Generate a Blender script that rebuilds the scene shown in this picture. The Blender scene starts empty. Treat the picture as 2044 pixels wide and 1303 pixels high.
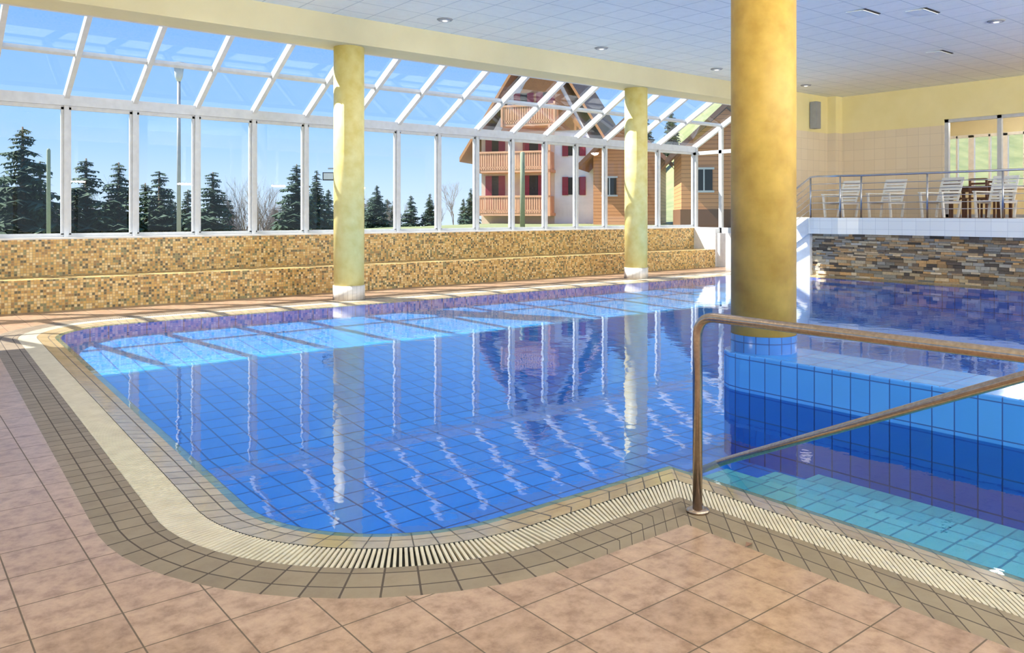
import bpy, bmesh, math, random
from mathutils import Vector, Matrix
sc = bpy.context.scene
sc.view_settings.view_transform = 'Standard'
F = Vector((.624,.7815,0)).normalized(); R = Vector((.7815,-.624,0)).normalized()
FP = 1594.0; H = 1.5
def W(u, v=None, d=10):
    p = F*d + R*((u-1022)/FP*d)
    z = 0 if v is None else H+(426-v)/FP*d
    return Vector((p.x,p.y,z))

# ---------------- materials ----------------
def newmat(name):
    m = bpy.data.materials.new(name); m.use_nodes = True
    nt = m.node_tree; b = nt.nodes['Principled BSDF']
    return m, nt, b
def L(nt,a,b): nt.links.new(a,b)
def math_(nt, op, a, b=None, c=None):
    n = nt.nodes.new('ShaderNodeMath'); n.operation = op
    for i,x in enumerate((a,b,c)):
        if x is None: continue
        if isinstance(x,(int,float)): n.inputs[i].default_value = x
        else: L(nt,x,n.inputs[i])
    return n.outputs[0]
def mixc(nt, fac, a, b, blend='MIX'):
    n = nt.nodes.new('ShaderNodeMix'); n.data_type='RGBA'; n.blend_type = blend
    for s,x in ((n.inputs[0],fac),(n.inputs[6],a),(n.inputs[7],b)):
        if isinstance(x,(int,float)): s.default_value = x
        elif isinstance(x,tuple): s.default_value = (*x[:3],1)
        else: L(nt,x,s)
    return n.outputs[2]
def noise(nt, scale, detail=3, vec=None, rough=.55):
    n = nt.nodes.new('ShaderNodeTexNoise'); n.inputs['Scale'].default_value = scale
    n.inputs['Detail'].default_value = detail; n.inputs['Roughness'].default_value = rough
    if vec is not None: L(nt,vec,n.inputs['Vector'])
    return n.outputs[0]
def objco(nt):
    return nt.nodes.new('ShaderNodeTexCoord').outputs['Object']
def ramp(nt, fac, stops, const=False):
    n = nt.nodes.new('ShaderNodeValToRGB'); cr = n.color_ramp
    if const: cr.interpolation = 'CONSTANT'
    while len(cr.elements) < len(stops): cr.elements.new(.5)
    for e,(p,c) in zip(cr.elements, stops):
        e.position = p; e.color = (*c[:3],1)
    L(nt,fac,n.inputs[0]); return n.outputs[0]
def simple(name, col, rough=.5, metal=0, nscale=None, col2=None, bump=0, detail=4):
    m,nt,b = newmat(name)
    b.inputs['Roughness'].default_value = rough; b.inputs['Metallic'].default_value = metal
    co = objco(nt)
    n = noise(nt, nscale or 8, detail, co)
    c2 = col2 or tuple(c*.88 for c in col)
    L(nt, ramp(nt,n,[(.3,c2),(.7,col)]), b.inputs['Base Color'])
    if bump:
        bp = nt.nodes.new('ShaderNodeBump'); bp.inputs['Strength'].default_value = bump
        bp.inputs['Distance'].default_value = .01
        L(nt,n,bp.inputs['Height']); L(nt,bp.outputs[0],b.inputs['Normal'])
    return m
def tile_mat(name, size, colors, grout, gw=.004, rough=.3, uv=False, mottle=0, off=(0,0), const=False, bump=.3, mscale=6, spec=.5):
    m,nt,b = newmat(name)
    tc = nt.nodes.new('ShaderNodeTexCoord')
    sep = nt.nodes.new('ShaderNodeSeparateXYZ')
    if uv:
        L(nt,tc.outputs['UV'],sep.inputs[0]); U,V = sep.outputs[0],sep.outputs[1]
    else:
        L(nt,tc.outputs['Object'],sep.inputs[0])
        g = nt.nodes.new('ShaderNodeNewGeometry'); sn = nt.nodes.new('ShaderNodeSeparateXYZ')
        L(nt,g.outputs['True Normal'],sn.inputs[0])
        isx = math_(nt,'GREATER_THAN',math_(nt,'ABSOLUTE',sn.outputs[0]),.71)
        isz = math_(nt,'GREATER_THAN',math_(nt,'ABSOLUTE',sn.outputs[2]),.6)
        def mx(f,a,c):
            n = nt.nodes.new('ShaderNodeMix'); L(nt,f,n.inputs[0]); L(nt,a,n.inputs[2]); L(nt,c,n.inputs[3]); return n.outputs[0]
        U = mx(isx,sep.outputs[0],sep.outputs[1]); V = mx(isz,sep.outputs[2],sep.outputs[1])
    U = math_(nt,'ADD',math_(nt,'DIVIDE',U,size[0]),100+off[0]); V = math_(nt,'ADD',math_(nt,'DIVIDE',V,size[1]),100+off[1])
    cb = nt.nodes.new('ShaderNodeCombineXYZ')
    L(nt,math_(nt,'FLOOR',U),cb.inputs[0]); L(nt,math_(nt,'FLOOR',V),cb.inputs[1])
    wn = nt.nodes.new('ShaderNodeTexWhiteNoise'); wn.noise_dimensions='2D'; L(nt,cb.outputs[0],wn.inputs['Vector'])
    n = len(colors)
    stops = [((i/n) if const else (i/max(1,n-1)), c) for i,c in enumerate(colors)]
    col = ramp(nt, wn.outputs['Value'], stops, const)
    if mottle:
        nn = noise(nt,mscale,6,tc.outputs['Object'],.7)
        col = mixc(nt,1.0,col,ramp(nt,nn,[(.35,(1-mottle,1-mottle*1.15,1-mottle*1.25)),(.5,(1-mottle*.4,1-mottle*.45,1-mottle*.5)),(.65,(1,1,1))]),'MULTIPLY')
    def edge(x,s):
        f = math_(nt,'FRACT',x); return math_(nt,'MULTIPLY',math_(nt,'MINIMUM',f,math_(nt,'SUBTRACT',1,f)),s)
    e = math_(nt,'MINIMUM',edge(U,size[0]),edge(V,size[1]))
    mask = math_(nt,'LESS_THAN',e,gw/2)
    L(nt,mixc(nt,mask,col,grout),b.inputs['Base Color'])
    b.inputs['Specular IOR Level'].default_value = spec
    L(nt,math_(nt,'ADD',math_(nt,'MULTIPLY',mask,.4),rough),b.inputs['Roughness'])
    if bump:
        bp = nt.nodes.new('ShaderNodeBump'); bp.inputs['Strength'].default_value=bump; bp.inputs['Distance'].default_value=.003
        L(nt,math_(nt,'SUBTRACT',1,mask),bp.inputs['Height']); L(nt,bp.outputs[0],b.inputs['Normal'])
    return m

M = {}
M['floor'] = tile_mat('floor_tile',(.3,.3),[(.45,.29,.19),(.54,.36,.245),(.49,.32,.215)],(.13,.09,.06),.006,.28,mottle=.45,off=(.57,.15),mscale=11)
M['brown'] = tile_mat('rim_tile_brown',(.125,.125),[(.23,.175,.11),(.30,.23,.15),(.26,.20,.13)],(.08,.06,.045),.008,.5,uv=True,mottle=.2)
M['coping'] = tile_mat('coping_tile',(.125,.13),[(.42,.32,.17),(.50,.39,.23),(.45,.35,.19)],(.10,.08,.06),.009,.16,uv=True,mottle=.2,spec=.35)
M['slat'] = simple('grate_plastic',(.74,.66,.50),.45,col2=(.62,.54,.40))
M['chan'] = simple('channel_dark',(.05,.05,.045),.8)
M['pool'] = tile_mat('pool_tile_blue',(.25,.25),[(.015,.19,.76),(.028,.235,.84),(.02,.21,.80)],(.004,.05,.30),.016,.15)
M['pool_sunlit'] = tile_mat('pool_tile_sunlit',(.25,.25),[(.05,.42,.86),(.07,.47,.90)],(.01,.14,.45),.016,.15)  # lighter pool tile; sunlight on the floor painted into its colour
M['pool_dim'] = tile_mat('pool_tile_underwater_dim',(.15,.25),[(.008,.08,.45),(.012,.10,.50)],(.003,.02,.15),.010,.15)  # darker copy of the light tile; dimming under water put into its colour
M['pool_lt'] = tile_mat('pool_tile_light',(.15,.25),[(.06,.29,.80),(.09,.35,.86)],(.02,.08,.32),.008,.15)
M['step'] = tile_mat('step_tile_teal',(.25,.125),[(.16,.42,.48),(.22,.50,.55)],(.03,.16,.26),.012,.2)
M['mosaic'] = tile_mat('mosaic_gold',(.042,.042),[(.68,.42,.12),(.56,.31,.08),(.80,.56,.22),(.38,.21,.06),(.72,.48,.18),(.13,.10,.04),(.64,.38,.10),(.26,.24,.10),(.82,.64,.32)],(.42,.30,.16),.006,.35,const=True,bump=.2)
M['ceil'] = tile_mat('ceiling_tile',(.6,.6),[(.90,.93,.84),(.93,.95,.87)],(.64,.68,.64),.02,.6,bump=.1,mottle=.05)
M['wtile'] = tile_mat('wall_tile_cream',(.3,.3),[(.78,.66,.48),(.82,.70,.52)],(.64,.54,.40),.008,.35)
M['white_tile'] = tile_mat('white_tile',(.3,.19),[(.82,.84,.82),(.86,.88,.86)],(.55,.58,.6),.006,.2)
M['base_tile'] = tile_mat('column_base_tile',(.08,.24),[(.74,.68,.62),(.80,.74,.68)],(.5,.45,.4),.006,.3,uv=True)
M['colblue'] = tile_mat('column_tile_blue',(.11,.5),[(.02,.13,.50),(.035,.17,.56)],(.01,.05,.22),.008,.2,uv=True)
M['yellow'] = simple('wall_yellow',(.93,.82,.44),.7,nscale=2,col2=(.88,.77,.38))
M['beam'] = simple('beam_cream',(.74,.66,.40),.7,nscale=2,col2=(.70,.62,.37))
M['colyel'] = simple('column_stucco_yellow',(.93,.82,.36),.5,nscale=5,col2=(.80,.65,.20),bump=.2,detail=9)
M['colgold'] = simple('column_stucco_gold',(.70,.45,.09),.5,nscale=4,col2=(.46,.27,.04),bump=.25,detail=10)
M['frame'] = simple('frame_aluminium',(.62,.64,.66),.4)
M['white'] = simple('plaster_white',(.85,.85,.84),.7)
M['plastic'] = simple('plastic_white',(.88,.86,.80),.35)
M['steel'] = simple('steel_brushed',(.52,.41,.33),.24,1,nscale=60,col2=(.36,.28,.22))
M['steelg'] = simple('steel_grey',(.55,.55,.56),.3,1)
M['grey'] = simple('grey_metal',(.35,.36,.37),.5)
M['dark'] = simple('dark_void',(.02,.02,.02),.7)
M['wood'] = simple('wood_orange',(.50,.24,.10),.7,nscale=3)
M['wood2'] = simple('wood_rail',(.74,.40,.24),.7,nscale=3)
M['woodd'] = simple('wood_dark_brown',(.16,.07,.035),.5,nscale=5)
M['maroon'] = simple('shutter_maroon',(.28,.02,.05),.6)
M['roofb'] = simple('roof_brown',(.30,.17,.12),.8,nscale=1.5)
M['lodge'] = simple('lodge_plaster',(.88,.89,.92),.8,nscale=1)
M['lodgew'] = simple('lodge_plaster_warm',(.74,.58,.46),.8,nscale=1)
M['needle'] = simple('spruce_needles',(.06,.11,.055),.8,nscale=2,col2=(.02,.05,.032))
M['bark'] = simple('bark',(.14,.10,.07),.9)
M['barebark'] = simple('bare_branches',(.30,.24,.20),.9)
M['grass'] = simple('grass',(.26,.27,.12),.95,nscale=.6,col2=(.16,.19,.08))
M['pole'] = simple('pole_wood',(.26,.30,.22),.9)
M['led'] = newmat('lamp_glow')[0]
b = M['led'].node_tree.nodes['Principled BSDF']; b.inputs['Emission Color'].default_value=(1,.95,.85,1); b.inputs['Emission Strength'].default_value=1.5

def glassmat(name, tint, f0=.04):
    m,nt,b = newmat(name); nt.nodes.remove(b); out = nt.nodes['Material Output']
    t = nt.nodes.new('ShaderNodeBsdfTransparent'); t.inputs[0].default_value=(*tint,1)
    g = nt.nodes.new('ShaderNodeBsdfGlossy'); g.inputs['Roughness'].default_value=.0
    f = nt.nodes.new('ShaderNodeLayerWeight'); f.inputs[0].default_value=.5
    p5 = math_(nt,'POWER',f.outputs['Facing'],5)
    fr = math_(nt,'ADD',math_(nt,'MULTIPLY',p5,1-f0),f0)
    x = nt.nodes.new('ShaderNodeMixShader'); L(nt,fr,x.inputs[0]); L(nt,t.outputs[0],x.inputs[1]); L(nt,g.outputs[0],x.inputs[2])
    L(nt,x.outputs[0],out.inputs[0]); return m,nt,g,f
M['glass'] = glassmat('window_glass',(.97,.98,.99),.04)[0]
M['rglass'] = glassmat('roof_glass',(.93,.95,.98),.06)[0]
wm,nt,g,f = glassmat('pool_water',(.62,.88,.99),.045)
co = objco(nt)
n1 = noise(nt,3.0,2,co); n2 = noise(nt,14,2,co)
hh = math_(nt,'ADD',n1,math_(nt,'MULTIPLY',n2,.18))
bp = nt.nodes.new('ShaderNodeBump'); bp.inputs['Strength'].default_value=.06; bp.inputs['Distance'].default_value=.03
L(nt,hh,bp.inputs['Height']); L(nt,bp.outputs[0],g.inputs['Normal']); L(nt,bp.outputs[0],f.inputs['Normal'])
M['water'] = wm
m,nt,b = newmat('stacked_stone'); at = nt.nodes.new('ShaderNodeVertexColor'); at.layer_name='Col'
nn = noise(nt,25,5,objco(nt)); L(nt,mixc(nt,1,at.outputs[0],ramp(nt,nn,[(.3,(.75,)*3),(.7,(1.0,)*3)]),'MULTIPLY'),b.inputs['Base Color'])
b.inputs['Roughness'].default_value=.75; M['stone']=m
m,nt,b = newmat('board_cladding'); sp=nt.nodes.new('ShaderNodeSeparateXYZ'); L(nt,objco(nt),sp.inputs[0])
fr = math_(nt,'FRACT',math_(nt,'MULTIPLY',sp.outputs[2],5)); L(nt,mixc(nt,math_(nt,'LESS_THAN',fr,.12),(.60,.28,.12),(.27,.11,.05)),b.inputs['Base Color']); M['clad']=m

# ---------------- mesh builder ----------------
class MB:
    def __init__(s,name,mats):
        s.name=name; s.bm=bmesh.new(); s.mats=mats; s.uv=s.bm.loops.layers.uv.new('UVMap'); s.col=None
    def mi(s,k): return s.mats.index(k)
    def box(s,c,d,mat,rot=None,vc=None):
        hx,hy,hz=d[0]/2,d[1]/2,d[2]/2
        vs=[]
        for x,y,z in ((-1,-1,-1),(1,-1,-1),(1,1,-1),(-1,1,-1),(-1,-1,1),(1,-1,1),(1,1,1),(-1,1,1)):
            p=Vector((x*hx,y*hy,z*hz))
            if rot is not None: p=rot@p
            vs.append(s.bm.verts.new(p+Vector(c)))
        for q in ((0,3,2,1),(4,5,6,7),(0,1,5,4),(1,2,6,5),(2,3,7,6),(3,0,4,7)):
            f=s.bm.faces.new([vs[i] for i in q]); f.material_index=s.mi(mat)
            if vc is not None:
                if s.col is None: s.col=s.bm.loops.layers.color.new('Col')
                for l in f.loops: l[s.col]=(*vc,1)
    def b2(s,a,b,mat):
        s.box([(a[i]+b[i])/2 for i in range(3)],[abs(b[i]-a[i]) for i in range(3)],mat)
    def poly(s,pts,mat,uvs=None):
        f=s.bm.faces.new([s.bm.verts.new(p) for p in pts]); f.material_index=s.mi(mat)
        if uvs:
            for l,u in zip(f.loops,uvs): l[s.uv].uv=u
        return f
    def tube(s,pts,r,mat,seg=14,cap=True):
        pts=[Vector(p) for p in pts]; rings=[]; rr = r if isinstance(r,(list,tuple)) else [r]*len(pts)
        t0=(pts[1]-pts[0]).normalized(); up=Vector((0,0,1)) if abs(t0.z)<.9 else Vector((1,0,0))
        nrm=t0.cross(up).normalized()
        for i,p in enumerate(pts):
            if i==0: t=t0
            elif i==len(pts)-1: t=(pts[i]-pts[i-1]).normalized()
            else: t=((pts[i]-pts[i-1]).normalized()+(pts[i+1]-pts[i]).normalized()).normalized()
            nrm=(nrm-t*nrm.dot(t)).normalized(); bn=t.cross(nrm)
            rings.append([s.bm.verts.new(p+(nrm*math.cos(a)+bn*math.sin(a))*rr[i]) for a in [2*math.pi*k/seg for k in range(seg)]])
        acc=0
        for i in range(len(pts)-1):
            ln=(pts[i+1]-pts[i]).length
            for k in range(seg):
                f=s.bm.faces.new((rings[i][k],rings[i][(k+1)%seg],rings[i+1][(k+1)%seg],rings[i+1][k])); f.material_index=s.mi(mat); f.smooth=seg>6
                per=2*math.pi*rr[i]
                for l,u in zip(f.loops,((k/seg*per,acc),((k+1)/seg*per,acc),((k+1)/seg*per,acc+ln),(k/seg*per,acc+ln))): l[s.uv].uv=u
            acc+=ln
        if cap:
            for rg in (rings[0],rings[-1]):
                f=s.bm.faces.new(rg); f.material_index=s.mi(mat)
    def done(s,mat=None,parent=None,bevel=0,recalc=True):
        if recalc: bmesh.ops.recalc_face_normals(s.bm,faces=s.bm.faces)
        me=bpy.data.meshes.new(s.name); s.bm.to_mesh(me); s.bm.free()
        for k in s.mats: me.materials.append(M[k])
        o=bpy.data.objects.new(s.name,me); sc.collection.objects.link(o)
        if mat is not None: o.matrix_world=mat
        if parent: o.parent=parent
        if bevel:
            bv=o.modifiers.new('b','BEVEL'); bv.width=bevel; bv.segments=2; bv.limit_method='ANGLE'
        return o
def fillet(pts,r,n=6):
    pts=[Vector(p) for p in pts]; out=[pts[0]]
    for i in range(1,len(pts)-1):
        a=(pts[i-1]-pts[i]).normalized(); b=(pts[i+1]-pts[i]).normalized()
        p0=pts[i]+a*r; p1=pts[i]+b*r
        for k in range(n+1):
            t=k/n; out.append((1-t)**2*p0+2*t*(1-t)*pts[i]+t*t*p1)
    out.append(pts[-1]); return out

# ---------------- pool loop ----------------
ZB=-.62
loop=[(3.78,-3.2),(3.78,3.2),(2.45,3.2)]
for k in range(1,17):
    a=math.radians(270-90*k/16); loop.append((2.45+.92*math.cos(a),4.12+.92*math.sin(a)))
for k in range(0,15):
    a=math.radians(180-90*k/14); loop.append((2.78+1.0*math.cos(a),11.0+1.0*math.sin(a)))
loop+= [(17.2,12.0),(17.6,11.6),(17.6,-3.2)]
loop=[Vector((x,y)) for x,y in loop]
N=len(loop)
def offs(o):
    out=[]
    for i in range(N):
        p=loop[i]; a=(p-loop[i-1]).normalized(); b=(loop[(i+1)%N]-p).normalized()
        na=Vector((-a.y,a.x)); nb=Vector((-b.y,b.x)); m=(na+nb)
        m=m/max(.3,m.dot(na)); out.append(p+m*o)
    return out
RG={o:offs(o) for o in (0,.06,.25,.45,.715)}
arcm=[0]; mid=offs(.35)
for i in range(N): arcm.append(arcm[-1]+(mid[(i+1)%N]-mid[i]).length)
def strip(mb,o0,o1,z0,z1,mat):
    for i in range(N):
        j=(i+1)%N; a,b_,c,d=RG[o0][i],RG[o0][j],RG[o1][j],RG[o1][i]
        mb.poly([(a.x,a.y,z0),(b_.x,b_.y,z0),(c.x,c.y,z1),(d.x,d.y,z1)],mat,[(arcm[i],o0),(arcm[i+1],o0),(arcm[i+1],o1),(arcm[i],o1)])
mb=MB('pool_rim_tiles',['brown','coping','chan'])
strip(mb,.45,.715,0,0,'brown'); strip(mb,0,.25,-.035,0,'coping'); strip(mb,.25,.45,-.03,-.03,'chan')
strip(mb,.25,.25,0,-.03,'chan'); strip(mb,.45,.45,-.03,0,'chan')
o=mb.done(recalc=False)
mb=MB('pool_overflow_grate',['slat'])
for i in range(N):
    j=(i+1)%N; n=max(1,round((arcm[i+1]-arcm[i])/.026))
    for k in range(n):
        t=(k+.5)/n; a=RG[.25][i].lerp(RG[.25][j],t); c=RG[.45][i].lerp(RG[.45][j],t)
        m_=(a+c)/2; d_=(c-a); ang=math.atan2(d_.y,d_.x)
        mb.box((m_.x,m_.y,-.008),(d_.length-.006,.0135,.014),'slat',Matrix.Rotation(ang,3,'Z'))
mb.done()
mb=MB('swimming_pool_basin',['pool','step','pool_lt','pool_sunlit'])
mb.poly([(p.x,p.y,ZB) for p in RG[0]],'pool')
zs=lambda y: (ZB+.002)+(y-7.0)/5.0*(-.2-ZB)
mb.poly([(1.4,7.0,zs(7)),(17.6,7.0,zs(7)),(17.6,10.0,zs(10)),(1.4,10.0,zs(10))],'pool')
mb.poly([(1.4,10.0,zs(10)),(17.6,10.0,zs(10)),(17.6,12.0,zs(12)),(1.4,12.0,zs(12))],'pool_sunlit')
for i in range(N):
    j=(i+1)%N; a,b_=RG[0][i],RG[0][j]
    mb.poly([(a.x,a.y,-.035),(b_.x,b_.y,-.035),(b_.x,b_.y,ZB),(a.x,a.y,ZB)],'pool')
for k in range(3):
    mb.b2((3.785+.55*k,-3.19,ZB+.01),(3.785+.55*(k+1),3.19-.001*k,-.16-.13*k),'step')
for k in range(3):
    mb.b2((17.59-.5*(k+1),8.5,ZB+.01),(17.59-.5*k,11.5,-.08-.05*k),'pool_lt')
mb.done(recalc=False)
mb=MB('pool_water',['water']); mb.poly([(p.x,p.y,-.026) for p in RG[.06]][::-1],'water'); o=mb.done(recalc=False)
if o.data.polygons[0].normal.z<0: o.data.flip_normals()

# deck
bm=bmesh.new()
def ring(pts):
    vs=[bm.verts.new(p) for p in pts]; return [bm.edges.new((vs[i],vs[(i+1)%len(vs)])) for i in range(len(vs))]
es=ring([(-4,-4.5,0),(21.8,-4.5,0),(21.8,15,0),(-4,15,0)])+ring([(p.x,p.y,0) for p in RG[.715]])
bmesh.ops.triangle_fill(bm,use_beauty=True,use_dissolve=False,edges=es)
for f in bm.faces:
    if f.normal.z<0: f.normal_flip()
me=bpy.data.meshes.new('floor'); bm.to_mesh(me); bm.free(); me.materials.append(M['floor'])
o=bpy.data.objects.new('floor',me); sc.collection.objects.link(o)

# ---------------- shell ----------------
mb=MB('ceiling',['ceil']); mb.b2((-4,-4.5,4.85),(22,12.35,5.1),'ceil'); mb.done()
for u_,v_ in ((1740,22),(1890,103),(1860,20)):
    d_=(4.85-1.5)*FP/(426-v_); q=W(u_,None,d_)
    mb=MB('ceiling_tile_gap',['dark','ceil']); mb.box((q.x,q.y,4.843),(.5,.05,.012),'dark'); mb.box((q.x,q.y+.16,4.838),(.52,.3,.012),'ceil',Matrix.Rotation(.06,3,'X')); mb.done()  # dark bar paints the shaded slit beside a displaced ceiling tile
mb=MB('trim_1',['beam']); mb.b2((-4,12.35,4.4),(22,13.0,5.15),'beam'); mb.done()
mb=MB('mosaic_bench',['mosaic','white'])
mb.b2((-3.99,14.0,0),(18.5,15.05,.49),'mosaic'); mb.b2((-3.99,14.75,.49),(18.5,15.05,1.08),'mosaic')
mb.b2((-3.99,14.74,1.08),(18.76,15.06,1.11),'white')
mb.b2((18.5,14.0,0),(18.76,15.05,1.08),'white'); mb.b2((18.55,13.2,0),(18.76,14.0,.95),'white')
mb.done()
YW=14.95; ZT=3.36; X0=2.48; S=1.05
xs=[X0+S*i for i in range(-6,16)]
xs[-1]=18.75
n=0
for i in range(len(xs)-1):
    n+=1; a,c=xs[i],xs[i+1]
    mb=MB('window_%d'%n,['frame','glass'])
    mb.b2((a-.035,YW-.06,1.11),(a+.035,YW+.08,ZT),'frame')
    for s_,e_ in (((a+.035),(a+.075)),((c-.075),(c-.035))):
        mb.b2((s_,YW-.02,1.15),(e_,YW+.04,ZT-.1),'frame')
    mb.b2((a+.035,YW-.02,1.11),(c-.035,YW+.04,1.17),'frame'); mb.b2((a+.035,YW-.02,ZT-.14),(c-.035,YW+.04,ZT-.07),'frame')
    mb.poly([(a+.07,YW,1.17),(c-.07,YW,1.17),(c-.07,YW,ZT-.14),(a+.07,YW,ZT-.14)],'glass')
    mb.done()
SL=(4.44-ZT)/(YW-13.0)
mb=MB('glass_roof',['frame','rglass'])
mb.b2((-4,YW-.09,ZT-.08),(18.8,YW+.1,ZT+.09),'frame')
ang=-math.atan(SL); rm=Matrix.Rotation(ang,3,'X'); ln=math.hypot(YW-13.0,4.44-ZT)
mid_=((YW+13.0)/2,(ZT+4.44)/2+.06)
for x in xs:
    mb.box((x,mid_[0],mid_[1]),(.075,ln,.13),'frame',rm)
mb.box((7.4,mid_[0],mid_[1]+.03),(22.7,.07,.07),'frame',rm)
mb.box((7.4,13.04,4.47),(22.7,.08,.14),'frame',rm)
mb.poly([(-4,YW,ZT+.1),(18.75,YW,ZT+.1),(18.75,13.0,4.54),(-4,13.0,4.54)],'rglass')
mb.done()
mb=MB('window_gable',['frame','glass'])
for y in (14.9,14.0,13.05):
    mb.b2((18.72,y-.05,1.11 if y>14 else .9),(18.82,y+.05,ZT+(YW-y)*SL+.03),'frame')
mb.b2((18.72,13.0,.95),(18.82,14.95,1.1),'frame'); mb.b2((18.72,13.0,3.2),(18.82,14.95,3.3),'frame')
mb.poly([(18.77,13,1),(18.77,14.95,1),(18.77,14.95,ZT),(18.77,13,4.5)],'glass')
mb.box((18.77,mid_[0],mid_[1]),(.12,ln,.1),'frame',rm); mb.done()

# end walls
mb=MB('wall_end_side',['yellow','wtile']); mb.b2((18.85,12.3,0),(22,12.45,3.8),'wtile'); mb.b2((18.85,12.302,3.8),(22,12.45,4.85),'yellow')
mb.b2((18.76,12.3,0),(18.85,13.05,4.4),'yellow'); mb.done()
mb=MB('trim_2',['yellow','wtile']); mb.b2((21.45,12.05,1.4),(21.8,12.31,3.8),'wtile'); mb.b2((21.45,12.05,3.8),(21.8,12.31,4.85),'yellow'); mb.done()
mb=MB('wall_right',['yellow','wtile'])
for a,c in ((9.25,12.3),(-4.5,2.5)):
    mb.b2((21.8,a,0),(22,c,3.8),'wtile'); mb.b2((21.8,a,3.8),(22,c,4.85),'yellow')
mb.b2((21.8,2.5,3.95),(22,9.25,4.85),'yellow'); mb.b2((21.8,2.5,0),(22,9.25,1.38),'wtile'); mb.done()
mb=MB('door_1',['frame','glass'])
ys=[9.2,7.95,6.7,5.45,4.2,2.55]
for y in ys: mb.b2((21.84,y-.05,1.4),(21.94,y+.05,3.95),'frame')
mb.b2((21.84,2.5,3.87),(21.94,9.25,3.95),'frame'); mb.b2((21.84,2.5,1.4),(21.94,9.25,1.48),'frame')
mb.poly([(21.89,2.5,1.45),(21.89,9.2,1.45),(21.89,9.2,3.9),(21.89,2.5,3.9)],'glass'); mb.done()
mb=MB('adjoining_room',['white','beam','plastic','wood','led'])
mb.b2((22.01,1,-.5),(27,12.25,1.4),'wood'); mb.b2((22.01,1,4.5),(27,12.25,4.6),'white'); mb.b2((22.01,12.15,1.4),(27,12.25,4.5),'beam'); mb.b2((22.01,1,1.4),(27,1.1,4.5),'white')
mb.b2((26.9,1,1.4),(27,12.15,2.3),'beam'); mb.b2((26.9,1,3.95),(27,12.15,4.5),'beam'); mb.b2((26.9,11.3,2.3),(27,12.15,3.95),'beam')
y=1.0
while y<11.3:
    mb.b2((26.86,y,2.3),(26.98,y+.16,3.95),'plastic'); mb.b2((26.86,y+.48,2.3),(26.96,y+.53,3.95),'plastic'); y+=.95
mb.b2((26.86,1,2.25),(26.98,11.3,2.34),'plastic'); mb.b2((26.86,1,3.88),(26.98,11.3,3.97),'plastic')
for y in (8.5,5.0): mb.tube([(24.5,y,4.5),(24.5,y,4.44)],[.2,.18],'led',20)  # glowing discs added to go with the fill lamps below
o=mb.done()
for y in (8.5,5.0):
    l=bpy.data.lights.new('room_fill','POINT'); l.energy=120; l.color=(1,.95,.85); l.shadow_soft_size=.18  # added lamps that brighten the adjoining room
    lo=bpy.data.objects.new('room_fill',l); sc.collection.objects.link(lo); lo.location=(24.5,y,4.2); lo.parent=o
mb=MB('wall_left',['yellow','frame'])
mb.b2((-4.15,-4.5,0),(-4,15,.9),'yellow'); mb.b2((-4.15,-4.5,4.3),(-4,13,5.1),'yellow')
for y in range(-4,15,2): mb.b2((-4.12,y-.06,.9),(-4.02,y+.06,4.3 if y<13 else 3.6),'frame')
mb.done()
mb=MB('wall_back',['yellow','frame'])
mb.b2((-4,-4.65,0),(22,-4.5,.8),'yellow'); mb.b2((-4,-4.65,4.3),(22,-4.5,5.1),'yellow')
for x in range(-4,22,2): mb.b2((x,-4.62,.8),(x+.12,-4.52,4.3),'frame')
mb.done()

# columns
for x,y,r,base in ((6.5,12.72,.265,True),(13.85,12.72,.265,True),(6.17,4.15,.278,False)):
    if base:
        mb=MB('column',['colyel','base_tile']); zt=4.405
        mb.tube([(x,y,0),(x,y,.25)],r+.012,'base_tile',40); mb.tube([(x,y,.25),(x,y,zt)],r,'colyel',48)
    else:
        mb=MB('column',['colgold','colblue']); zt=4.86
        mb.tube([(x,y,ZB),(x,y,.44)],r+.005,'colblue',48); mb.tube([(x,y,.44),(x,y,zt)],r,'colgold',48)
    mb.done()
mb=MB('pool_partition_wall',['pool_lt','pool_dim'])
x0,x1=5.82,6.5
out=[(x1,-3.18),(x1,4.1)]
for k in range(9):
    a=math.radians(180*k/8); out.append(((x0+x1)/2+(x1-x0)/2*math.cos(a),4.15+.33*math.sin(a)))
out+=[(x0,-3.18)]
mb.poly([(x,y,.29) for x,y in out],'pool_lt')
for i in range(len(out)-1):
    a,c=out[i],out[i+1]
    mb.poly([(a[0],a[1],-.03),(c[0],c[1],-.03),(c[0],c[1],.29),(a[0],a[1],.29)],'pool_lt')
    mb.poly([(a[0],a[1],ZB),(c[0],c[1],ZB),(c[0],c[1],-.03),(a[0],a[1],-.03)],'pool_dim')
bmesh.ops.remove_doubles(mb.bm,verts=mb.bm.verts,dist=.0005)
mb.done(bevel=.012)

# handrail
mb=MB('pool_handrail',['steel'])
P=Vector((3.24,2.56,0))
mb.tube(fillet([P,P+Vector((0,0,.985)),(3.24,.2,.985),(3.24,.2,0)],.11,8),.0245,'steel',20)
for y in (2.56,.2): mb.tube([(3.24,y,0),(3.24,y,.012),(3.24,y,.02)],[.058,.058,.035],'steel',24)
mb.tube(fillet([(4.22,3.7,-.4),(4.05,3.0,-.01),(3.5,.80,1.05),(3.42,.45,0)],.1,8),.0225,'steel',20)
mb.done()

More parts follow.
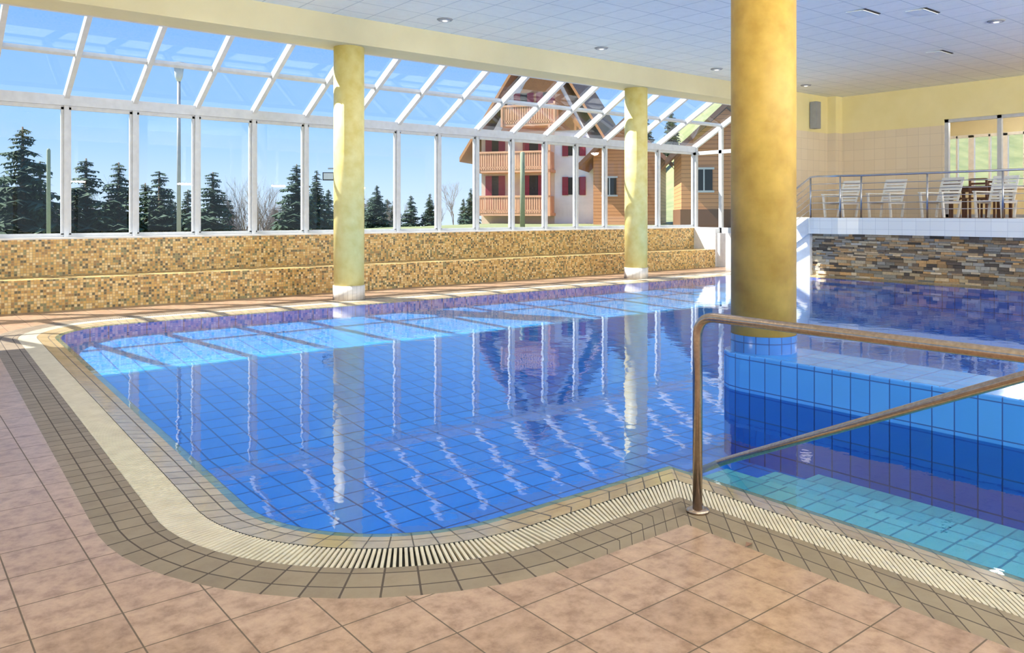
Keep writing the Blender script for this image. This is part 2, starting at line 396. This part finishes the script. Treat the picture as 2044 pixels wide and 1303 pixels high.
# platform + stairs
mb=MB('gallery_platform',['white_tile','floor','white'])
def plat(pts,z0,z1,side,topm):
    mb.poly([(x,y,z1) for x,y in pts],topm); mb.poly([(x,y,z0) for x,y in pts][::-1],'white')
    for i in range(len(pts)):
        a,c=pts[i],pts[(i+1)%len(pts)]; mb.poly([(a[0],a[1],z0),(c[0],c[1],z0),(c[0],c[1],z1),(a[0],a[1],z1)],side)
pp=[(17.72,-4.4),(21.79,-4.4),(21.79,12.29),(18.76,12.29),(18.76,10.7),(17.9,10.7)]
for k in range(7):
    a=math.radians(90+15*k); pp.append((17.9+.45*math.cos(a)-.0,10.25+.45*math.sin(a)))
pp+=[(17.45,9.75),(17.72,9.4)]
plat(pp,1.02,1.40,'white_tile','floor')
ns=8
for k in range(ns):
    z=1.40*(1-(k+1)/(ns+1)); y=10.7+k*.22
    mb.b2((17.85,y,0),(18.7,y+.22,z),'white')
x=17.78
mb.poly([(x,10.7,1.4),(x,12.6,.1),(x,12.6,0),(x,12.2,0),(x,10.7,1.0)],'white')
mb.poly([(x+.1,10.7,1.4),(x+.1,12.6,.1),(x+.1,12.6,0),(x+.1,12.2,0),(x+.1,10.7,1.0)],'white')
mb.poly([(x,10.7,1.4),(x+.1,10.7,1.4),(x+.1,12.6,.1),(x,12.6,.1)],'white')
mb.done()
random.seed(3)
mb=MB('stone_wall',['stone','dark']); pal=[(.74,.62,.46),(.64,.53,.40),(.86,.76,.60),(.52,.45,.38),(.70,.66,.58),(.84,.66,.44),(.60,.58,.54),(.40,.35,.30),(.90,.82,.68),(.76,.73,.67)]
mb.b2((18.0,-4.4,0),(18.3,11.6,1.0),'dark')
z=0.0
while z<1.0:
    h=random.uniform(.03,.075); y=-4.3-random.random()*.2; h=min(h,1.015-z)
    if h<.01: break
    while y<11.6:
        w=random.uniform(.08,.34)
        zc=z+h/2
        if y>-1 and not (y>10.7 and zc>1.0-(y-10.7)*.72):
            c=random.choice(pal); k=random.uniform(.8,1.1); dp=random.uniform(.03,.06)
            mb.box((18.0-dp/2,y+w/2,zc+random.uniform(-.003,.003)),(dp,w-.006,h-.004),'stone',Matrix.Rotation(random.uniform(-.012,.012),3,'X'),tuple(min(1,q*k) for q in c))
        y+=w
    z+=h
mb.done()
mb=MB('gallery_railing',['steelg'])
yp=[-1.0+1.486*i for i in range(8)]
for y in yp: mb.tube([(17.85,y,1.4),(17.85,y,2.38)],.022,'steelg',10)
for y,x in ((9.75,17.55),(10.65,17.8)): mb.tube([(x,y,1.4),(x,y,2.38)],.022,'steelg',10)
for k,z in enumerate((2.38,2.2,2.05,1.9,1.75,1.6)):
    r=.024 if k==0 else .009
    mb.tube([(17.85,-1,z),(17.85,9.4,z),(17.6,9.75,z),(17.55,10.3,z),(17.8,10.65,z),(17.83,12.6,z-1.36)],r,'steelg',8)
mb.tube([(17.83,12.6,0),(17.83,12.6,1.02)],.022,'steelg',10); mb.tube([(17.83,11.6,.7),(17.83,11.6,1.72)],.02,'steelg',10)
mb.done()

def chair(loc,rz):
    mb=MB('plastic_deck_chair',['plastic'])
    for x in (-.27,.27):
        mb.box((x,-.25,.305),(.045,.05,.60),'plastic',Matrix.Rotation(.12,3,'X')); mb.box((x,.27,.215),(.045,.05,.42),'plastic',Matrix.Rotation(-.2,3,'X'))
        mb.box((x,-.02,.62),(.07,.62,.035),'plastic'); mb.box((x,.0,.37),(.04,.56,.05),'plastic')
    for k in range(6): mb.box((0,-.25+k*.095,.40),(.5,.075,.022),'plastic',Matrix.Rotation(-.08,3,'X'))
    rb=Matrix.Rotation(-.33,3,'X')
    def bk(x,z,sx,sz): 
        p=rb@Vector((x,0,z)); mb.box((p.x,p.y+.24,p.z+.4),(sx,.025,sz),'plastic',rb)
    for k in range(6): bk(0,.07+k*.085,.46,.06)
    for x in (-.25,.25): bk(x,.29,.05,.62)
    bk(0,.60,.55,.07)
    mb.done(Matrix.Translation(loc)@Matrix.Rotation(rz,4,'Z')@Matrix.Diagonal((1.0,1.05,.93,1)),bevel=.006)
for y,rz in ((10.55,-1.75),(9.4,-1.65),(8.15,-1.8),(7.0,-1.7),(5.9,-1.8)):
    chair((19.0,y,1.4),rz)
def table(loc):
    mb=MB('wooden_table',['woodd']); mb.box((0,0,.73),(.8,1.2,.04),'woodd')
    for x in (-.34,.34):
        for y in (-.52,.52): mb.box((x,y,.36),(.06,.06,.72),'woodd')
    mb.box((0,0,.66),(.7,1.08,.08),'woodd'); mb.done(Matrix.Translation(loc))
table((20.6,7.9,1.4)); table((20.6,6.0,1.4))
def wchair(loc,rz):
    mb=MB('wooden_chair',['woodd']); mb.box((0,0,.45),(.42,.42,.04),'woodd')
    for x in (-.18,.18):
        mb.box((x,-.18,.22),(.04,.04,.44),'woodd'); mb.box((x,.19,.45),(.04,.04,.9),'woodd')
    for k in range(4): mb.box((0,.19,.58+k*.1),(.34,.02,.05),'woodd')
    mb.done(Matrix.Translation(loc)@Matrix.Rotation(rz,4,'Z'))
wchair((19.9,8.2,1.4),1.57); wchair((19.9,7.6,1.4),1.5); wchair((19.9,6.2,1.4),1.6); wchair((21.3,7.9,1.4),-1.57)
mb=MB('wall_speaker',['grey','dark']); mb.box((20.6,12.18,4.25),(.24,.2,.75),'grey'); mb.box((20.6,12.075,4.25),(.2,.01,.7),'grey'); mb.box((20.6,12.29,4.25),(.06,.05,.2),'dark'); mb.done(bevel=.015)

def downlight(x,y):
    mb=MB('downlight',['grey','led','frame'])
    mb.tube([(x,y,4.848),(x,y,4.83)],[.14,.12],'grey',28); mb.tube([(x,y,4.829),(x,y,4.824)],.085,'frame',24); mb.tube([(x,y,4.823),(x,y,4.82)],.045,'led',20)
    o=mb.done()
    l=bpy.data.lights.new('bulb','SPOT'); l.energy=55; l.spot_size=2.7; l.spot_blend=1; l.color=(1,.95,.87); l.shadow_soft_size=.12
    lo=bpy.data.objects.new('bulb',l); sc.collection.objects.link(lo); lo.location=(x,y,4.8); lo.parent=o
for x in (.2,3.95,7.7,11.5,15.25,19.0):
    for y in (11.5,5.6,-.5): downlight(x,y)
def fill_light(x,y,tilt):  # added interior fill: area lights with shells at the unseen back wall
    mb=MB('unseen_fill_light',['frame','led']); mb.b2((x-.35,y-.09,2.6),(x+.35,y+.09,2.66),'frame'); mb.b2((x-.35,y-.09,2.66),(x-.33,y+.09,2.74),'frame'); mb.b2((x+.33,y-.09,2.66),(x+.35,y+.09,2.74),'frame')
    mb.b2((x-.35,y+.07,2.66),(x+.35,y+.09,2.68),'frame'); o=mb.done()
    l=bpy.data.lights.new('fill_area','AREA'); l.shape='RECTANGLE'; l.size=.6; l.size_y=.12; l.energy=430; l.color=(1,.96,.9)
    lo=bpy.data.objects.new('fill_area',l); sc.collection.objects.link(lo); lo.location=(x,y,2.72)
    lo.rotation_euler=Vector((0,math.sin(tilt),math.cos(tilt))).to_track_quat('-Z','Y').to_euler(); lo.parent=o
for x in (-2,2,6,10,14,18): fill_light(x+.06,-4.4,.6)
mb=MB('fallen_leaf',['woodd'])
q=F*(FP*H/(1090-426))+R*((1495-1022)/FP*(FP*H/(1090-426)))
mb.poly([(q.x-.03,q.y,.003),(q.x,q.y-.012,.012),(q.x+.035,q.y+.005,.004),(q.x+.0,q.y+.015,.015)],'woodd'); mb.done()

# ---------------- exterior ----------------
def ss(a,b_,x):
    t=min(1,max(0,(x-a)/(b_-a))); return t*t*(3-2*t)
def terr(x,y):
    s=y-.8*x; d=x*F.x+y*F.y
    z=.85-7*ss(18,36,s)-70*ss(40,200,s)
    if d>0: z+=17*ss(60,115,d)*ss(-2,24,x-y)
    return z
bm=bmesh.new(); gx=[-60+4*i for i in range(70)]; gy=[15.1]+[17+3.5*i for i in range(66)]
vs=[[bm.verts.new((x,y,terr(x,y)+random.uniform(-.03,.03))) for y in gy] for x in gx]
for i in range(len(gx)-1):
    for j in range(len(gy)-1):
        f=bm.faces.new((vs[i][j],vs[i+1][j],vs[i+1][j+1],vs[i][j+1])); f.smooth=True
me=bpy.data.meshes.new('lawn_terrain'); bm.to_mesh(me); bm.free(); me.materials.append(M['grass'])
o=bpy.data.objects.new('lawn_terrain',me); sc.collection.objects.link(o)
mb=MB('ground',['grass']); mb.poly([(-60,-60,-1.2),(80,-60,-1.2),(80,15.1,-1.2),(-60,15.1,-1.2)],'grass'); mb.done()

def spruce_mesh(seed):
    rnd=random.Random(seed); mb=MB('spruce_mesh%d'%seed,['needle','bark'])
    mb.tube([(0,0,0),(0,0,5),(0,0,9.9)],[.16,.1,.02],'bark',7)
    z=.5
    while z<9.85:
        t=z/10; Rm=(1-t)**.8*2.1*rnd.uniform(.75,1.12)+.08; nb=max(6,int(15*(1-t)+5))
        for k in range(nb):
            a=rnd.uniform(0,6.283); r=Rm*rnd.uniform(.6,1.1); dr=rnd.uniform(.15,.45)*r; zz=z+rnd.uniform(-.1,.1)
            dx,dy=math.cos(a),math.sin(a); px,py=-dy,dx
            segs=4
            for q in range(segs):
                f0=q/segs; f1=(q+1)/segs
                def pt(f): return Vector((dx*r*f,dy*r*f,zz-dr*f*f*1.2+ (f**3)*dr*.5))
                c0,c1=pt(f0),pt(f1); w=.36*r*(1-f0*.6)+.08
                for sd in (-1,1):
                    tip=c0.lerp(c1,1.1)+Vector((px,py,0))*sd*w*rnd.uniform(.7,1.2)+Vector((0,0,-w*rnd.uniform(.25,.8)))
                    mb.poly([c0,c1,tip],'needle')
                mb.poly([c0,c1,(c0+c1)/2+Vector((rnd.uniform(-.05,.05),rnd.uniform(-.05,.05),-w*.9))],'needle')
        z+=rnd.uniform(.14,.22)
    o=mb.done(recalc=False); me=o.data; bpy.data.objects.remove(o); return me
SM=[spruce_mesh(i) for i in range(3)]
def spruce(u,v,d,wf=1.0,k=0):
    p=W(u,v,d); b0=terr(p.x,p.y)-.1; h=max(2,p.z-b0)
    o=bpy.data.objects.new('spruce_tree',SM[k%3]); sc.collection.objects.link(o)
    o.location=(p.x,p.y,b0); o.scale=(h/10*wf,h/10*wf,h/10); o.rotation_euler=(0,0,k*1.3)
tr=[(45,248,40,1.4),(8,345,46,1.4),(80,318,50,1.3),(172,312,42,1.6),(237,320,42,1.55),(318,338,44,1.6),(290,362,50,1.5),(375,375,46,1.2),(425,340,42,1.6),(592,325,42,1.55),(570,400,50,1),(632,338,44,1.2),(656,375,50,1.0),(752,368,46,1.5),(735,400,55,1.1),(820,388,60,1.3),(858,385,60,1.3),(940,375,62,1.2),(925,395,70,1.1),(140,380,55,1.3),(350,400,58,1.2),(455,415,60,1.1),(120,400,50,1.3),(-40,300,44,1),(1290,230,95,1.1),(1340,215,100,1.1),(1180,225,105,1.1)]
rnd=random.Random(11)
for u in list(range(-20,470,26))+list(range(545,690,26))+list(range(720,800,24)):
    tr.append((u+rnd.uniform(-8,8),rnd.uniform(385,418),rnd.uniform(50,64),1.4))
for i,(u,v,d,wf) in enumerate(tr): spruce(u,v,d,wf*1.15,i)
def bare_mesh(seed):
    rnd=random.Random(seed); mb=MB('bare_mesh%d'%seed,['barebark'])
    def br(p,d,l,r,dep):
        q=p+d*l; mb.tube([p,q],[r,r*.65],'barebark',5,False)
        if dep==0: return
        for k in range(rnd.choice((3,4))):
            nd=(d+Vector((rnd.uniform(-.7,.7),rnd.uniform(-.7,.7),rnd.uniform(-.1,.5)))).normalized()
            br(p+d*l*rnd.uniform(.45,1),nd,l*rnd.uniform(.55,.78),r*.5,dep-1)
    br(Vector((0,0,0)),Vector((0,0,1)),3.6,.13,5)
    o=mb.done(recalc=False); me=o.data; bpy.data.objects.remove(o); return me
BM_=[bare_mesh(5),bare_mesh(9)]
for i,(u,v,d) in enumerate([(490,350,42),(528,355,44),(465,375,50),(180,340,46),(905,360,60),(555,370,52),(785,395,60),(878,395,60),(700,380,50),(510,375,50)]):
    p=W(u,v,d); b0=terr(p.x,p.y); h=max(3,p.z-b0)
    o=bpy.data.objects.new('bare_tree',BM_[i%2]); sc.collection.objects.link(o); o.location=(p.x,p.y,b0); s_=h/9; o.scale=(s_*.8,s_*.8,s_); o.rotation_euler=(0,0,i*2.1)

def gz(p): return terr(p.x,p.y)
p=W(357,125,22); mb=MB('street_lamp',['grey','frame','dark'])
g0=gz(p)-.1
mb.tube([(p.x,p.y,g0),(p.x,p.y,p.z-.5)],[.06,.045],'grey',12)
mb.tube([(p.x,p.y,p.z-.52),(p.x,p.y,p.z-.4),(p.x,p.y,p.z-.08)],[.05,.1,.14],'frame',16); mb.tube([(p.x,p.y,p.z-.08),(p.x,p.y,p.z-.02),(p.x,p.y,p.z+.02)],[.26,.24,.06],'grey',20); mb.done()
for u,v,d,r in ((97,300,22,.055),(1043,305,38,.12)):
    p=W(u,v,d); mb=MB('wooden_pole',['pole']); mb.tube([(p.x,p.y,gz(p)-.1),(p.x,p.y,p.z),(p.x,p.y,p.z+.05)],[r,r*.9,r*.5],'pole',12); mb.done()
p=W(672,335,22); mb=MB('floodlight_pole',['grey','dark','frame']); mb.tube([(p.x,p.y,gz(p)-.1),(p.x,p.y,p.z)],.04,'grey',10)
pc=W(656,352,22); mb.box(pc,(.32,.14,.22),'dark',Matrix.Rotation(-.5,3,'Z')); mb.box(pc+Vector((-.05,-.09,-.0)),(.26,.03,.17),'frame',Matrix.Rotation(-.5,3,'Z')); mb.box((pc+p)/2+Vector((0,0,.1)),(.25,.04,.04),'grey',Matrix.Rotation(-.65,3,'Z')); mb.done()

# lodge
def frame_at(u,d,yaw=0):
    p=W(u,None,d)
    return Matrix.Translation((p.x,p.y,0))@Matrix.Rotation(math.atan2(R.y,R.x)+yaw,4,'Z')
k_=52/FP
def lx(u): return (u-1075)*k_
def lz(v): return 1.5+(426-v)*k_
mb=MB('alpine_lodge',['lodge','lodgew','roofb','wood2','maroon','dark','wood','frame'])
xl,xr_=lx(955),lx(1190); ze=5.6; zp=lz(70); xm=lx(1080); D=9
pent=[(xl,.3),(xr_,.3),(xr_,ze),(xm,zp-.5),(xl,ze)]
mb.poly([(x,0,z) for x,z in pent],'lodge'); mb.poly([(x,D,z) for x,z in pent],'lodge')
for i in range(5):
    a,c=pent[i],pent[(i+1)%5]; mb.poly([(a[0],0,a[1]),(c[0],0,c[1]),(c[0],D,c[1]),(a[0],D,a[1])],'lodge')
for xe,ve in ((lx(918),322),(lx(1235),322)):
    zed=lz(ve)
    mb.poly([(xm,-1.0,zp),(xe,-1.0,zed),(xe,D+1,zed),(xm,D+1,zp)],'roofb'); mb.poly([(xm,-1.0,zp+.25),(xe,-1.0,zed+.25),(xe,D+1,zed+.25),(xm,D+1,zp+.25)],'roofb')
    mb.poly([(xm,-1.0,zp),(xe,-1.0,zed),(xe,-1.0,zed+.3),(xm,-1.0,zp+.3)],'wood')
mb.b2((xl,-.06,.3),(lx(1108),-.01,lz(262)),'lodgew')
mb.poly([(lx(995),-.08,lz(262)),(lx(1165),-.08,lz(262)),(xm,-.08,zp-1.2)],'wood')
for (u0,u1,vt,vb) in ((958,1110,392,425),(958,1110,305,340),(1010,1120,215,250)):
    z0,z1=lz(vb),lz(vt); a,c=lx(u0),lx(u1)
    mb.b2((a,-1.4,z0-.18),(c,0,z0),'wood2'); mb.b2((a,-1.45,z1-.08),(c,-1.35,z1+.04),'wood2'); mb.b2((a,-1.42,z0+.1),(c,-1.38,z0+.2),'wood2')
    x=a
    while x<c: mb.b2((x,-1.42,z0),(x+.11,-1.39,z1),'wood2'); x+=.155
    for xx in (a,c-.12): 
        mb.b2((xx,-1.45,z0-.2),(xx+.13,-1.33,z1+(1.7 if vt>300 else .2)),'wood2')
        y=-1.4
        while y<0: mb.b2((xx,y,z0),(xx+.04,y+.1,z1),'wood2'); y+=.15
for (u,v0,v1,w) in ((985,350,420,14),(1066,350,420,16),(985,268,335,14),(1066,268,335,16),(1045,185,245,14),(1090,185,245,12)):
    mb.b2((lx(u-w),-.1,lz(v1)),(lx(u+w),-.065,lz(v0)),'dark')
    for s_ in (-1,1): mb.b2((lx(u+s_*w)-.22,-.13,lz(v1)),(lx(u+s_*w)+.22,-.09,lz(v0)),'maroon')
for v in (372,295):
    mb.b2((lx(1136),-.05,lz(v+17)),(lx(1158),-.0,lz(v-17)),'dark')
    mb.b2((lx(1146),-.08,lz(v+17)),(lx(1148),-.04,lz(v-17)),'frame')
    for u in (1130,1165): mb.b2((lx(u-6),-.09,lz(v+18)),(lx(u+6),-.04,lz(v-18)),'maroon')
mb.done(frame_at(1075,52,-.3))
def chalet(u,d,w,dep,ze,zr,yaw,stone):
    mb=MB('wooden_chalet',['clad','roofb','dark','frame','woodd','lodgew']); g=.4
    mb.b2((-w/2,0,g),(w/2,dep,ze),'clad')
    if stone: mb.b2((-w/2-.05,-.05,g),(w/2+.05,dep,1.5+.2),'woodd')
    for s_ in (0,dep):
        mb.poly([(-w/2,s_,ze),(w/2,s_,ze),(0,s_,zr-.1)],'clad')
    for s_ in (-1,1):
        e=w/2+.8; zd=ze-.8*(zr-ze)/(w/2)
        mb.poly([(0,-1,zr),(s_*e,-1,zd),(s_*e,dep+1,zd),(0,dep+1,zr)],'roofb'); mb.poly([(0,-1,zr+.2),(s_*e,-1,zd+.2),(s_*e,dep+1,zd+.2),(0,dep+1,zr+.2)],'roofb')
        mb.poly([(0,-1.01,zr-.05),(s_*e,-1.01,zd-.05),(s_*e,-1.01,zd+.25),(0,-1.01,zr+.25)],'woodd')
    for x in (-w*.25,w*.2):
        mb.b2((x-.4,-.06,2.6),(x+.4,0,3.6),'dark'); mb.b2((x-.48,-.09,2.5),(x+.48,-.05,2.6),'frame'); mb.b2((x-.48,-.09,3.6),(x+.48,-.05,3.7),'frame')
        mb.b2((x-.03,-.09,2.6),(x+.03,-.05,3.6),'frame')
    mb.done(frame_at(u,d,yaw))
chalet(1250,47,3.9,6,4.9,6.8,-.25,False)
chalet(1450,38,4.2,7,4.6,6.6,-.15,True)

# ---------------- light, world ----------------
w=bpy.data.worlds.new('World'); sc.world=w; w.use_nodes=True; nt=w.node_tree
bg=nt.nodes['Background']; tc=nt.nodes.new('ShaderNodeTexCoord'); sp=nt.nodes.new('ShaderNodeSeparateXYZ'); L(nt,tc.outputs['Generated'],sp.inputs[0])
c=ramp(nt,math_(nt,'ADD',math_(nt,'MULTIPLY',sp.outputs[2],.5),.5),[(.0,(.60,.62,.60)),(.49,(.66,.80,.93)),(.51,(.56,.74,.94)),(.55,(.30,.55,.93)),(.66,(.18,.42,.90)),(1,(.15,.34,.75))])
L(nt,c,bg.inputs[0]); bg.inputs[1].default_value=1.25
s=bpy.data.lights.new('sun','SUN'); s.energy=13; s.angle=.008; s.color=(1,.96,.88)
so=bpy.data.objects.new('sun',s); sc.collection.objects.link(so)
dv=Vector((.72,-.62,-1.0)); so.rotation_euler=dv.to_track_quat('-Z','Y').to_euler(); so.location=(0,20,20)

cam=bpy.data.cameras.new('camera'); co_=bpy.data.objects.new('camera',cam); sc.collection.objects.link(co_)
cam.sensor_width=36; cam.lens=FP*36/2044; cam.shift_y=-225.5/2044; cam.clip_end=1000
co_.location=(0,0,H); co_.rotation_euler=(math.pi/2,0,-math.atan2(F.x,F.y))
sc.camera=co_
